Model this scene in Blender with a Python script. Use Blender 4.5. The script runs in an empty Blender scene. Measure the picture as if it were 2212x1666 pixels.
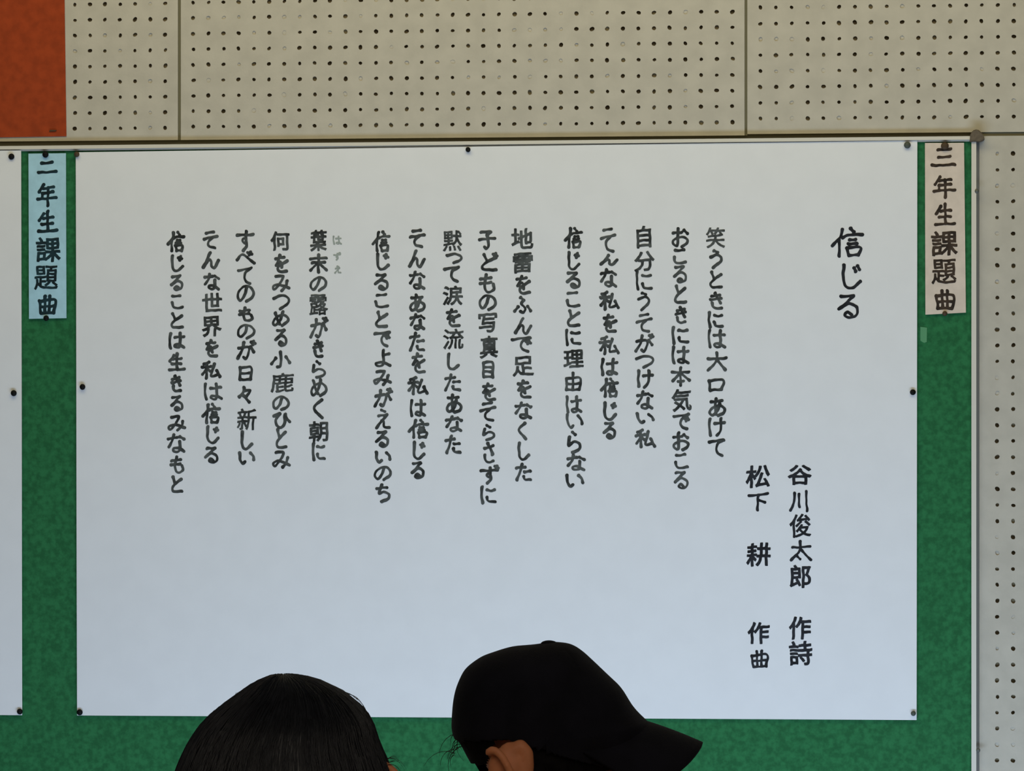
# School hall wall: perforated panels, a green bulletin board with hand-lettered song sheets, two people in front of it.
import bpy, bmesh, math, random
import numpy as np
from mathutils import Vector, Matrix

random.seed(7)
rng = np.random.default_rng(11)
sc = bpy.context.scene
COL = sc.collection
W, H = 2212, 1666

# ------------------------------------------------------------------ camera
DIST = 6.0                        # metres from the lens to the wall at the picture's centre
YAW = math.radians(7.07)          # the camera looks a little to the left of square-on
FPX = 8148.0                      # focal length in pixels of the 2212 wide frame
CAM_Z = 1.62
CAM = Vector((DIST * math.sin(YAW), -DIST * math.cos(YAW), CAM_Z))
FWD = Vector((-math.sin(YAW), math.cos(YAW), 0.0))
RGT = Vector((math.cos(YAW), math.sin(YAW), 0.0))
UP = Vector((0, 0, 1))
cam_data = bpy.data.cameras.new('camera')
cam_data.sensor_width = 36.0
cam_data.lens = FPX / W * 36.0
cam = bpy.data.objects.new('camera', cam_data)
COL.objects.link(cam)
cam.location = CAM
cam.rotation_euler = (math.radians(90), 0, YAW)
sc.camera = cam

# ------------------------------------------------------------------ world, lights, exposure
sc.view_settings.view_transform = 'Standard'
sc.view_settings.look = 'None'
sc.view_settings.exposure = 0.0
sc.view_settings.gamma = 1.0
sc.view_settings.use_curve_mapping = False

world = bpy.data.worlds.new('world')
sc.world = world
world.use_nodes = True
bg = world.node_tree.nodes['Background']
bg.inputs['Color'].default_value = (0.95, 1.0, 1.0, 1)
bg.inputs['Strength'].default_value = 0.05


def area_light(name, loc, aim, sx, sy, power, color):
    d = bpy.data.lights.new(name, 'AREA')
    d.shape = 'RECTANGLE'
    d.size, d.size_y = sx, sy
    d.energy = power
    d.color = color
    o = bpy.data.objects.new(name, d)
    COL.objects.link(o)
    o.location = loc
    o.rotation_euler = (Vector(aim) - Vector(loc)).to_track_quat('-Z', 'Y').to_euler()
    return o


# cool fill near the floor, warm lamps above the wall, and fill from the camera side
area_light('low_cool_fill', (0.38, -1.42, 0.12), (0.4, 0, 1.0), 2.5, 0.6, 51, (0.56, 0.765, 1.06))  # added unseen light, cools the lower part of the sheets; no window here
area_light('hall_lamps', (0.1, -1.1, 3.05), (0.2, 0, 2.2), 3.0, 0.6, 22, (1.0, 0.90, 0.56))
area_light('camera_side_fill', (1.5, -8.0, 4.6), (0.1, -2, 1.2), 5.0, 3.0, 80, (1.0, 0.88, 0.72))  # added unseen light, lifts the dark camera-facing sides of the people


# ------------------------------------------------------------------ helpers
def at(px, py, y=0.0):
    """the point of the vertical plane Y = y that the photo shows at (px, py)"""
    d = FWD * FPX + RGT * (px - W / 2) + UP * (H / 2 - py)
    t = (y - CAM.y) / d.y
    return CAM + d * t


def s2l(c):
    return tuple((v / 255 / 12.92) if v / 255 <= 0.04045 else ((v / 255 + 0.055) / 1.055) ** 2.4 for v in c)


def material(name, rgb, rough=0.7, spec=0.3, var=0.0, scale=40.0, rgb2=None, bump=0.0, bump_scale=300.0, sub=0.0, sheen=0.0):
    m = bpy.data.materials.new(name)
    m.use_nodes = True
    nt = m.node_tree
    b = nt.nodes['Principled BSDF']
    b.inputs['Roughness'].default_value = rough
    b.inputs['Specular IOR Level'].default_value = spec
    col = (*rgb, 1)
    b.inputs['Base Color'].default_value = col
    tc = nt.nodes.new('ShaderNodeTexCoord')
    if var > 0 or rgb2:
        n = nt.nodes.new('ShaderNodeTexNoise')
        n.inputs['Scale'].default_value = scale
        n.inputs['Detail'].default_value = 4
        nt.links.new(tc.outputs['Object'], n.inputs['Vector'])
        r = nt.nodes.new('ShaderNodeValToRGB')
        r.color_ramp.elements[0].position = 0.36
        r.color_ramp.elements[1].position = 0.64
        c2 = rgb2 if rgb2 else tuple(v * (1 + var) for v in rgb)
        c1 = rgb if rgb2 else tuple(v * (1 - var) for v in rgb)
        r.color_ramp.elements[0].color = (*c1, 1)
        r.color_ramp.elements[1].color = (*c2, 1)
        nt.links.new(n.outputs['Fac'], r.inputs['Fac'])
        nt.links.new(r.outputs['Color'], b.inputs['Base Color'])
    if bump > 0:
        n2 = nt.nodes.new('ShaderNodeTexNoise')
        n2.inputs['Scale'].default_value = bump_scale
        n2.inputs['Detail'].default_value = 3
        nt.links.new(tc.outputs['Object'], n2.inputs['Vector'])
        bp = nt.nodes.new('ShaderNodeBump')
        bp.inputs['Strength'].default_value = bump
        bp.inputs['Distance'].default_value = 0.001
        nt.links.new(n2.outputs['Fac'], bp.inputs['Height'])
        nt.links.new(bp.outputs['Normal'], b.inputs['Normal'])
    if sub > 0:
        b.inputs['Subsurface Weight'].default_value = sub
        b.inputs['Subsurface Radius'].default_value = (0.008, 0.003, 0.0015)
        b.inputs['Subsurface Scale'].default_value = 1.0
    if sheen > 0:
        b.inputs['Sheen Weight'].default_value = sheen
        b.inputs['Sheen Roughness'].default_value = 0.4
    return m


def link_mesh(name, me, mats, parent=None, smooth=False):
    for m in (mats if isinstance(mats, (list, tuple)) else [mats]):
        me.materials.append(m)
    if smooth:
        me.polygons.foreach_set('use_smooth', [True] * len(me.polygons))
    o = bpy.data.objects.new(name, me)
    COL.objects.link(o)
    if parent:
        o.parent = parent
        o.matrix_parent_inverse = parent.matrix_world.inverted()
    return o


def mesh_obj(name, verts, faces, mats, parent=None, smooth=False, mat_index=None):
    me = bpy.data.meshes.new(name)
    me.from_pydata([tuple(v) for v in verts], [], faces)
    if mat_index is not None:
        me.polygons.foreach_set('material_index', mat_index)
    me.update()
    return link_mesh(name, me, mats, parent, smooth)


def bm_obj(name, bm, mats, parent=None, smooth=False):
    me = bpy.data.meshes.new(name)
    bm.normal_update()
    bm.to_mesh(me)
    bm.free()
    return link_mesh(name, me, mats, parent, smooth)


def tag(o, label, cat, group=None, kind=None):
    if label:
        o['label'] = label
    if cat:
        o['category'] = cat
    if group:
        o['group'] = group
    if kind:
        o['kind'] = kind
    return o


def slab(quad, y0, y1, bm=None):
    """a box whose front face is the world-space quad (x, z) at y0 and whose back is at y1"""
    bm = bm or bmesh.new()
    f = [bm.verts.new((x, y0, z)) for x, z in quad]
    b = [bm.verts.new((x, y1, z)) for x, z in quad]
    bm.faces.new(f)
    bm.faces.new(b[::-1])
    n = len(quad)
    for i in range(n):
        bm.faces.new((f[i], b[i], b[(i + 1) % n], f[(i + 1) % n]))
    bmesh.ops.recalc_face_normals(bm, faces=bm.faces[:])
    return bm


def xz(px, py, y=0.0):
    p = at(px, py, y)
    return (p.x, p.z)


# ------------------------------------------------------------------ materials
M_panel = material('panel_paint', (0.425, 0.395, 0.325), 0.75, 0.2, 0.05, 30, bump=0.25, bump_scale=250)
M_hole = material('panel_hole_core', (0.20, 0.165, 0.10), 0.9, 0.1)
M_joint = material('panel_joint', (0.15, 0.135, 0.08), 0.9, 0.1)
M_gap = material('grey_gap_filler', (0.20, 0.205, 0.19), 0.9, 0.1)
M_felt = material('green_felt', (0.021, 0.122, 0.045), 0.95, 0.05, 0.2, 130, bump=0.5, bump_scale=500)
M_frame = material('pale_frame', (0.56, 0.53, 0.45), 0.5, 0.4)
M_corner = material('brown_corner', (0.10, 0.078, 0.052), 0.6, 0.3, 0.15, 200)
M_screw = material('screw', (0.085, 0.09, 0.075), 0.5, 0.5)
M_paper = material('white_paper', (0.66, 0.665, 0.66), 0.8, 0.15, 0.012, 25, bump=0.12, bump_scale=120)
M_blue = material('pale_blue_paper', (0.34, 0.55, 0.63), 0.8, 0.15, 0.06, 60, bump=0.2, bump_scale=150)
M_beige = material('beige_paper', (0.57, 0.485, 0.40), 0.8, 0.15, 0.05, 60, bump=0.2, bump_scale=150)
M_orange = material('orange_paper', (0.27, 0.041, 0.0095), 0.85, 0.15, 0.12, 60, bump=0.2, bump_scale=200)
M_ink = material('grey_black_ink', (0.050, 0.055, 0.052), 0.8, 0.15, 0.6, 55)
M_ink_title = material('black_ink', (0.013, 0.014, 0.017), 0.7, 0.2, 0.5, 55)
M_ink_faint = material('faint_grey_ink', (0.27, 0.30, 0.27), 0.8, 0.1, 0.1, 80)
M_ink_blue = material('blue_black_ink', (0.006, 0.022, 0.028), 0.7, 0.2, 0.5, 70)
M_ink_brown = material('brown_black_ink', (0.034, 0.022, 0.014), 0.7, 0.2, 0.45, 70)
M_pin = material('black_pin', (0.004, 0.004, 0.004), 0.6, 0.12)
M_pin_brown = material('brown_pin', (0.06, 0.038, 0.02), 0.6, 0.2)
M_pin_grey = material('grey_pin', (0.06, 0.07, 0.055), 0.55, 0.25)
M_tape = material('pale_green_tape', (0.075, 0.24, 0.11), 0.6, 0.3)
M_floor = material('floor_boards', (0.30, 0.19, 0.10), 0.4, 0.4, 0.12, 6)

# ------------------------------------------------------------------ wall of perforated panels
PX, PZ = 0.02477, 0.025
WALL_BOT, WALL_TOP = 0.0, 2.95
HOLE_LOW = 0.55


class Wall:
    def __init__(s):
        s.v, s.f, s.m = [], [], []

    def quad(s, a, b, c, d, mi=0):
        n = len(s.v)
        s.v += [a, b, c, d]
        s.f.append((n, n + 1, n + 2, n + 3))
        s.m.append(mi)

    def rect(s, x0, x1, z0, z1, y=0.0, mi=0):
        if x1 - x0 > 1e-6 and z1 - z0 > 1e-6:
            s.quad((x0, y, z0), (x1, y, z0), (x1, y, z1), (x0, y, z1), mi)

    def hole(s, cx, cz, hx, hz):
        K = 12
        n = len(s.v)
        r = random.uniform(0.0027, 0.0037)
        ex = random.uniform(-0.16, 0.16)
        rot = random.uniform(0, 3.14)
        u = random.random()
        depth = random.uniform(0.0032, 0.0076) if u > 0.16 else random.uniform(0.0007, 0.0022)
        ox, oz = random.gauss(0, 0.0003), random.gauss(0, 0.0003)
        per = []
        for k in range(K):
            a = math.radians(45 + 30 * k)
            c, d = math.cos(a), math.sin(a)
            q = max(abs(c), abs(d))
            per.append((cx + c / q * hx, 0.0, cz + d / q * hz))
        ring, deep = [], []
        for k in range(K):
            a = math.radians(45 + 30 * k)
            rr = r * (1 + ex * math.cos(2 * (a - rot))) * random.uniform(0.94, 1.06)
            x, z = cx + ox + rr * math.cos(a), cz + oz + rr * math.sin(a)
            ring.append((x, 0.0, z))
            deep.append((x, depth, z))
        s.v += per + ring + deep
        for k in range(K):
            j = (k + 1) % K
            s.f.append((n + k, n + j, n + K + j, n + K + k)); s.m.append(0)
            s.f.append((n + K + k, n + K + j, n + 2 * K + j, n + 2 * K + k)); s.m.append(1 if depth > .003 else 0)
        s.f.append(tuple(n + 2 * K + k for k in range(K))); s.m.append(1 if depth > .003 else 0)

    def panel(s, x0, x1, z0, z1, ax, az, mx, mz, holes_from):
        """a panel x0..x1, z0..z1 with a hole lattice through the anchor (ax, az) that keeps mx, mz off its edges"""
        i0 = math.ceil((x0 + mx - ax) / PX); i1 = math.floor((x1 - mx - ax) / PX)
        j0 = math.ceil((max(z0 + mz, holes_from) - az) / PZ); j1 = math.floor((z1 - mz - az) / PZ)
        lx0, lx1 = ax + (i0 - .5) * PX, ax + (i1 + .5) * PX
        lz0, lz1 = az + (j0 - .5) * PZ, az + (j1 + .5) * PZ
        s.rect(x0, lx0, z0, z1); s.rect(lx1, x1, z0, z1)
        s.rect(lx0, lx1, z0, lz0); s.rect(lx0, lx1, lz1, z1)
        for i in range(i0, i1 + 1):
            for j in range(j0, j1 + 1):
                s.hole(ax + i * PX, az + j * PZ, PX / 2, PZ / 2)
        D = 0.008                                           # panel edges, seen in the joints
        for (ax_, bx_) in ((x0, x0), (x1, x1)):
            s.quad((ax_, 0, z0), (ax_, D, z0), (bx_, D, z1), (bx_, 0, z1), 2)
        s.quad((x0, 0, z0), (x1, 0, z0), (x1, D, z0), (x0, D, z0), 2)
        s.quad((x0, 0, z1), (x1, 0, z1), (x1, D, z1), (x0, D, z1), 2)


wall = Wall()
seam_a0, seam_a1 = xz(384.3, 150)[0], xz(390.6, 150)[0]
seam_b0, seam_b1 = xz(1608.4, 150)[0], xz(1614.4, 150)[0]
rail_top = at(1000, 297.5).z                                  # lower edge of the upper panels
joint_r = at(2160, 289.5).z
P_L, P_M, P_R, P_D = at(357, 276.2), at(1011.2, 269), at(1642.6, 256.5), at(2154, 332.4)
wall.panel(seam_a0 - 0.91, seam_a0, rail_top, WALL_TOP, P_L.x, P_L.z, 0.015, 0.010, 0)
wall.panel(seam_a1, seam_b0, rail_top, WALL_TOP, P_M.x, P_M.z, 0.013, 0.010, 0)
wall.panel(seam_b1, seam_b1 + 0.91, rail_top + 0.002, WALL_TOP, P_R.x, P_R.z, 0.010, 0.010, 0)
frame_right = at(2109, 900).x
low_x0 = at(2115.5, 900).x
wall.panel(low_x0, seam_b1 + 0.91, WALL_BOT, joint_r - 0.003, P_D.x, P_D.z, 0.020, 0.010, HOLE_LOW)
board_left = at(106, 900).x - 2.4
board_bot = at(1106, 1840).z
board_top = at(1100, 309).z
wall.rect(board_left - 0.5, low_x0, WALL_BOT, board_bot, 0, 0)             # plain wall below the board
wall.rect(board_left - 0.5, seam_b1 + 2.0, WALL_BOT, WALL_TOP, 0.008, 2)      # backing behind the joints
for x0_, x1_ in ((seam_a0, seam_a1), (seam_b0, seam_b1)):                # filler strips in the joints
    wall.rect(x0_, x1_, rail_top, WALL_TOP, 0.0022, 2)
wall.rect(frame_right - .002, low_x0, WALL_BOT, joint_r, 0.0024, 3)
wall.rect(frame_right - .002, seam_b1 + 0.91, joint_r - 0.004, rail_top + 0.003, 0.0030, 2)
wall.rect(board_left - 0.5, seam_a0 - 0.914, rail_top, WALL_TOP)               # plain wall on either side
wall.rect(seam_b1 + 0.914, seam_b1 + 2.0, WALL_BOT, WALL_TOP)
wall.rect(board_left - 0.5, board_left, board_bot, rail_top)
wb = mesh_obj('wall_back', wall.v, wall.f, [M_panel, M_hole, M_joint, M_gap], mat_index=wall.m)
tag(wb, None, None, kind='structure')
fl = bmesh.new()
slab_v = [fl.verts.new(p) for p in ((-4, -9, 0), (4, -9, 0), (4, 0.01, 0), (-4, 0.01, 0), (-4, -9, -.1), (4, -9, -.1), (4, 0.01, -.1), (-4, 0.01, -.1))]
for q in ((0, 1, 2, 3), (7, 6, 5, 4), (0, 4, 5, 1), (1, 5, 6, 2), (2, 6, 7, 3), (3, 7, 4, 0)):
    fl.faces.new([slab_v[k] for k in q])
tag(bm_obj('floor', fl, M_floor), None, None, kind='structure')

# ------------------------------------------------------------------ bulletin board
FELT_Y, FRAME_Y = -0.004, -0.011
board = bpy.data.objects.new('bulletin_board', None)
COL.objects.link(board)
board.location = ((board_left + frame_right) / 2, 0, board_bot)
tag(board, 'green felt bulletin board in a thin pale frame below the perforated panels', 'bulletin board')
bpy.context.view_layer.update()
fin = at(2098.5, 900).x                                     # inner edge of the right frame strip


def top_edge(x, off):                                       # the board hangs a hair out of level
    a, b = at(60, 316 + off), at(2100, 295 + off)
    t = (x - a.x) / (b.x - a.x)
    return a.z + (b.z - a.z) * t


bm_felt = slab([(board_left, board_bot), (fin + .002, board_bot), (fin + .002, top_edge(fin, 8)), (board_left, top_edge(board_left, 8))], FELT_Y, 0.006)
bm_obj('felt_panel', bm_felt, M_felt, board)
b = slab([(board_left, top_edge(board_left, 7.5)), (frame_right, top_edge(frame_right, 7.5)), (frame_right, top_edge(frame_right, 0)), (board_left, top_edge(board_left, 0))], FRAME_Y, 0.006)
slab([(board_left, top_edge(board_left, 11)), (fin, top_edge(fin, 11)), (fin, top_edge(fin, 7.5)), (board_left, top_edge(board_left, 7.5))], -0.006, 0.006, b)
bm_obj('frame_rail', b, M_frame, board)
b = slab([(fin, board_bot), (frame_right, board_bot), (frame_right, top_edge(frame_right, 7.5)), (fin, top_edge(fin, 7.5))], FRAME_Y, 0.006)
bm_obj('frame_rail', b, M_frame, board)
b = slab([(board_left, board_bot - .01), (frame_right, board_bot - .01), (frame_right, board_bot), (board_left, board_bot)], FRAME_Y, 0.006)
bm_obj('frame_rail', b, M_frame, board)


def blob(name, px, py, rx, rz, ry, y, mat, parent=None, seg=20):
    bm = bmesh.new()
    bmesh.ops.create_uvsphere(bm, u_segments=seg, v_segments=12, radius=1)
    c = at(px, py, y)
    for v in bm.verts:
        v.co = Vector((c.x + v.co.x * rx, c.y + v.co.y * ry, c.z + v.co.z * rz))
    return bm_obj(name, bm, mat, parent, True)


cc = at(2109, 293, -0.012)
b = bmesh.new()
pts = [(-14, 9), (-13, -3), (-8, -11), (2, -14), (9, -9), (16, -1), (18, 9), (8, 14), (-4, 13), (-15, 14)]
slab([xz(2109 + a, 293 + c, -0.014) for a, c in pts], -0.0155, 0.004, b)
bmesh.ops.bevel(b, geom=b.edges[:], offset=0.0012, segments=2, affect='EDGES')
c = bm_obj('corner_cap', b, M_corner, board)
c['label'] = 'brown corner cap'
for (px, py) in ((2110, 413), (2113, 1621)):
    blob('screw', px, py, 0.0032, 0.0036, 0.003, FRAME_Y, M_screw, board)

# ------------------------------------------------------------------ sheets of paper


def sheet(name, corners, y, mat, amp=0.0012, seed=0, thick=0.0004, nx=60, nz=44, lift=0.0):
    """a pinned paper sheet through four photo corners (top left, top right, bottom right, bottom left); returns object and depth function"""
    tl, tr, br, bl = [at(px, py, y) for px, py in corners]
    cx = (tl.x + tr.x) / 2
    cz = (tl.z + bl.z) / 2
    wd, hg = tr.x - tl.x, tl.z - bl.z

    def depth(x, z):
        u, v = (x - tl.x) / wd, (tl.z - z) / hg
        w = math.sin(3.1 * u + 2.0 * v + seed) * math.sin(5.3 * v - 1.7 * u + seed * 2) + .5 * math.sin(9 * u + seed)
        return y + amp * w * 0.6 - lift * (u * (1 - u)) * 4 * 0.3

    V, F = [], []
    for side in (0, 1):
        for j in range(nz + 1):
            for i in range(nx + 1):
                u, v = i / nx, j / nz
                p = (tl * (1 - u) + tr * u) * (1 - v) + (bl * (1 - u) + br * u) * v
                V.append((p.x, depth(p.x, p.z) + side * thick, p.z))
    S = (nx + 1) * (nz + 1)
    for j in range(nz):
        for i in range(nx):
            a = j * (nx + 1) + i
            F.append((a, a + nx + 1, a + nx + 2, a + 1))
            F.append((S + a, S + a + 1, S + a + nx + 2, S + a + nx + 1))
    rim = [i for i in range(nx)] + [j * (nx + 1) + nx for j in range(nz)] + [nz * (nx + 1) + nx - i for i in range(nx)] + [(nz - j) * (nx + 1) for j in range(nz)]
    for k in range(len(rim)):
        a, c = rim[k], rim[(k + 1) % len(rim)]
        F.append((a, c, S + c, S + a))
    o = mesh_obj(name, V, F, mat, smooth=False)
    return o, depth


poster, poster_y = sheet('song_sheet', [(163.5, 329), (1981.5, 303.5), (1980, 1556), (166.5, 1546)], -0.0085, M_paper, 0.0012, 0.4)
tag(poster, 'large white song sheet covered with handwritten vertical lines of Japanese verse', 'poster')
left_sheet, _ = sheet('song_sheet', [(-1560, 340), (46, 325), (48, 1545.5), (-1560, 1532)], -0.0085, M_paper, 0.0012, 1.7)
tag(left_sheet, 'white sheet cut off by the left edge, beside the pale blue title strip', 'poster')
strip_b, strip_b_y = sheet('title_strip', [(61.5, 332), (142.5, 331), (143.5, 687.5), (62.5, 689)], -0.0075, M_blue, 0.0006, 2.2, nx=12, nz=30)
tag(strip_b, 'pale blue paper title strip with dark brushed characters, on the green board', 'paper strip')
strip_w, strip_w_y = sheet('title_strip', [(1998, 309), (2082.5, 308.5), (2086.5, 675.5), (1999, 680)], -0.0075, M_beige, 0.0006, 3.1, nx=12, nz=30)
tag(strip_w, 'beige paper title strip with brown-black brushed characters, beside the board\'s right frame', 'paper strip')
orange, _ = sheet('paper_sheet', [(-620, -380), (134, -390), (143.5, 294.5), (-620, 307)], -0.0015, M_orange, 0.0005, 4.0, nx=30, nz=30)
tag(orange, 'plain orange-red sheet on the perforated panels, at the photo\'s top left corner', 'paper sheet')
b = slab([xz(106, 284, -.0035), xz(120, 283.4, -.0035), xz(122, 281, -.0035), xz(108, 280.6, -.0035)], -0.0035, -0.0015)
tag(bm_obj('staple', b, M_pin_brown), 'small dark staple near the lower corner of the orange-red sheet', 'staple')
b = slab([xz(1988, 706, -.0048), xz(2002.5, 708, -.0048), xz(2002, 739, -.0048), xz(1996, 741, -.0048), xz(1988, 736, -.0048)], -0.0048, -0.0035)
tag(bm_obj('tape_scrap', b, M_tape), 'small pale green scrap of tape on the green felt below the beige strip', 'tape')

# ------------------------------------------------------------------ push pins
PIN_BM = None


def pin(px, py, base_y, mat, label, r=0.0048, tilt=(0, 0)):
    """a round-headed pin pushed through the paper into the felt"""
    prof = [(0.0, -0.0062), (0.55, -0.0058), (0.86, -0.0046), (1.0, -0.003), (0.92, -0.0016), (0.5, -0.0006), (0.16, 0.0), (0.12, 0.006), (0.0, 0.0085)]
    V, F = [], []
    K = 16
    for rr, yy in prof:
        for k in range(K):
            a = 2 * math.pi * k / K
            V.append((rr * r * math.cos(a) + tilt[0] * -yy, yy, rr * r * math.sin(a) + tilt[1] * -yy))
    for i in range(len(prof) - 1):
        for k in range(K):
            j = (k + 1) % K
            F.append((i * K + k, i * K + j, (i + 1) * K + j, (i + 1) * K + k))
    o = mesh_obj('push_pin', V, F, mat, None, True)
    p = at(px, py, base_y - 0.002)
    o.location = (p.x, base_y, p.z)
    tag(o, label, 'push pin', 'push pins holding the papers')
    return o


pin(166, 333.5, -0.009, M_pin_brown, 'brown pin at the upper left corner of the verse sheet', 0.0046)
pin(1010, 321.5, -0.009, M_pin, 'black pin in the middle of the verse sheet\'s top edge', 0.0040, (0.3, -0.5))
pin(1960, 313.5, -0.009, M_pin_grey, 'dark grey pin at the upper right corner of the verse sheet', 0.0054)
pin(178.5, 836, -0.009, M_pin, 'black pin halfway down the left edge of the verse sheet', 0.0048)
pin(1973.5, 847.5, -0.009, M_pin, 'black pin halfway down the right edge of the verse sheet', 0.0046, (-.4, 0))
pin(172.5, 1539, -0.009, M_pin, 'black pin at the lower left corner of the verse sheet', 0.0050)
pin(1973, 1541.5, -0.009, M_pin_grey, 'small grey pin at the lower right corner of the verse sheet', 0.0040)
pin(25, 338.5, -0.009, M_pin, 'black pin at the top of the cut-off white sheet, left of the blue strip', 0.0050)
pin(30, 849.5, -0.009, M_pin, 'black pin halfway up the right edge of the cut-off white sheet', 0.0050)
pin(43, 1537.5, -0.009, M_pin, 'dark pin at the lower right corner of the cut-off white sheet', 0.0048)
pin(98.5, 334, -0.008, M_pin, 'black pin at the top of the pale blue title strip', 0.0052)
pin(100, 687.5, -0.008, M_pin, 'black pin at the bottom of the pale blue title strip', 0.0046)
pin(2041, 315.5, -0.008, M_pin_brown, 'brown pin at the top of the beige title strip', 0.0062)
pin(2041, 677.5, -0.008, M_pin_brown, 'brown pin at the bottom of the beige title strip', 0.0040)

# ------------------------------------------------------------------ handwriting
# each column of writing: the character and the left, top, right, bottom of its ink in the photo
COLUMNS = {
    'v15': '信360,499,400,546 じ368,549,397,589 る367,593,397,630 こ368,635,397,669 と367,674,397,711 は363,717,401,755 生362,761,401,803 き368,809,393,849 る367,854,397,891 み361,896,403,933 な360,936,401,980 も367,984,399,1025 と368,1027,396,1066',
    'v14': 'そ437,498,472,539 ん435,543,475,582 な439,589,475,628 世436,633,480,674 界435,683,478,728 を443,733,472,773 私433,779,479,820 は439,826,481,866 信435,871,477,917 じ445,919,475,960 る441,965,473,1003',
    'v13': 'す509,496,550,546 べ508,541,552,572 て512,576,546,616 の510,615,551,655 も514,662,548,697 の510,699,552,734 が510,734,554,779 日515,789,547,824 々513,834,544,872 新512,883,554,930 し519,930,547,974 い514,975,552,1005',
    'v12': '何584,500,626,542 を592,549,623,591 み586,592,628,631 つ587,635,627,671 め587,671,626,707 る593,710,622,751 小583,757,629,796 鹿584,806,635,848 の587,854,627,889 ひ589,891,629,928 と594,924,621,970 み587,973,629,1013',
    'v11': '葉670,497,706,543 末667,548,709,592 の668,596,708,631 露668,636,708,681 が668,684,710,732 き675,733,699,774 ら673,778,705,819 め669,817,708,859 く675,861,699,906 朝667,910,709,955 に673,955,704,997',
    'ruby': 'は718,509,738,529 ず720,545,737,563 え722,574,738,592',
    'v10': '信803,498,844,546 じ812,545,842,586 る808,590,841,629 こ808,633,841,667 と810,671,839,709 で806,714,844,751 よ808,754,846,794 み805,798,847,834 が807,838,849,881 え811,883,845,928 る811,930,842,969 い809,974,846,1003 の807,1006,848,1040 ち811,1045,845,1088',
    'v9': 'そ883,494,919,536 ん881,539,919,580 な883,584,919,627 あ883,634,920,675 な884,676,919,715 た883,717,919,761 を889,762,920,808 私880,813,927,855 は884,862,921,902 信881,905,928,949 じ891,953,920,995 る887,997,918,1037',
    'v8': '黙957,498,998,543 つ963,545,1000,571 て958,574,994,611 涙956,617,1000,660 を963,666,995,708 流957,710,1002,755 し965,762,994,802 た959,807,997,847 あ962,850,999,894 な961,897,1000,935 た961,940,997,982',
    'v7': '子1032,497,1072,541 ど1038,545,1077,587 も1034,590,1071,635 の1033,635,1074,672 写1033,677,1074,719 真1037,726,1076,774 目1041,778,1069,819 を1041,826,1072,867 そ1035,867,1073,912 ら1041,916,1071,954 さ1043,954,1069,1002 ず1036,1004,1080,1047 に1037,1049,1073,1090',
    'v6': '地1104,493,1152,538 雷1107,546,1151,590 を1114,593,1147,637 ふ1108,640,1150,680 ん1110,685,1150,724 で1103,726,1149,763 足1107,770,1153,813 を1117,820,1149,862 な1111,867,1150,907 く1118,911,1139,952 し1118,954,1146,997 た1113,1000,1150,1041',
    'v5': '信1218,490,1259,538 じ1225,542,1254,585 る1222,586,1255,625 こ1222,629,1254,666 と1224,668,1254,707 に1220,710,1256,748 理1217,756,1261,795 由1220,802,1258,846 は1221,854,1258,894 い1222,893,1261,928 ら1225,930,1257,981 な1223,981,1265,1019 い1221,1023,1262,1055',
    'v4': 'そ1296,491,1332,546 ん1295,548,1335,575 な1296,580,1333,622 私1294,628,1339,671 を1302,678,1333,720 私1293,725,1339,768 は1297,773,1336,813 信1296,816,1337,860 じ1303,867,1334,910 る1302,911,1332,951',
    'v3': '自1375,488,1407,536 分1370,543,1414,587 に1372,584,1410,629 う1377,630,1406,673 そ1373,676,1410,720 が1371,720,1414,763 つ1371,766,1414,797 け1375,798,1412,840 な1374,843,1412,886 い1374,891,1414,917 私1371,926,1417,969',
    'v2': 'お1450,490,1489,536 こ1453,536,1485,572 る1453,573,1485,614 と1455,614,1484,657 き1457,661,1484,701 に1450,704,1489,745 は1450,747,1490,788 本1449,791,1493,836 気1451,840,1494,889 で1452,892,1491,930 お1452,932,1490,975 こ1456,979,1488,1015 る1455,1017,1488,1058',
    'v1': '笑1525,491,1566,536 う1532,539,1562,582 と1531,584,1562,624 き1532,630,1562,670 に1528,672,1563,711 は1528,711,1569,754 大1526,759,1571,804 口1528,817,1567,847 あ1530,858,1569,901 け1529,901,1569,945 て1529,947,1567,988',
    'title': '信1794,490,1867,557 じ1818,568,1862,627 る1809,635,1857,690',
    'words': '谷1702,1004,1754,1048 川1704,1058,1746,1107 俊1706,1110,1752,1161 太1706,1166,1755,1214 郎1706,1220,1752,1271',
    'music': '松1611,1005,1664,1054 下1615,1064,1661,1105',
    'stripL': '二79,347,124,376 年78,395,125,448 生79,453,125,504 課77,512,131,566 題74,574,125,626 曲82,636,124,680',
    'stripR': '三2010,319,2066,361 年2014,379,2066,430 生2017,438,2065,489 課2011,498,2069,553 題2013,560,2066,614 曲2019,625,2065,670',
    'words_role': '作1704,1332,1752,1382 詩1704,1385,1755,1438',
    'music_given': '耕1612,1173,1665,1224',
    'music_role': '作1615,1344,1662,1392 曲1621,1404,1662,1444',
}


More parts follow.
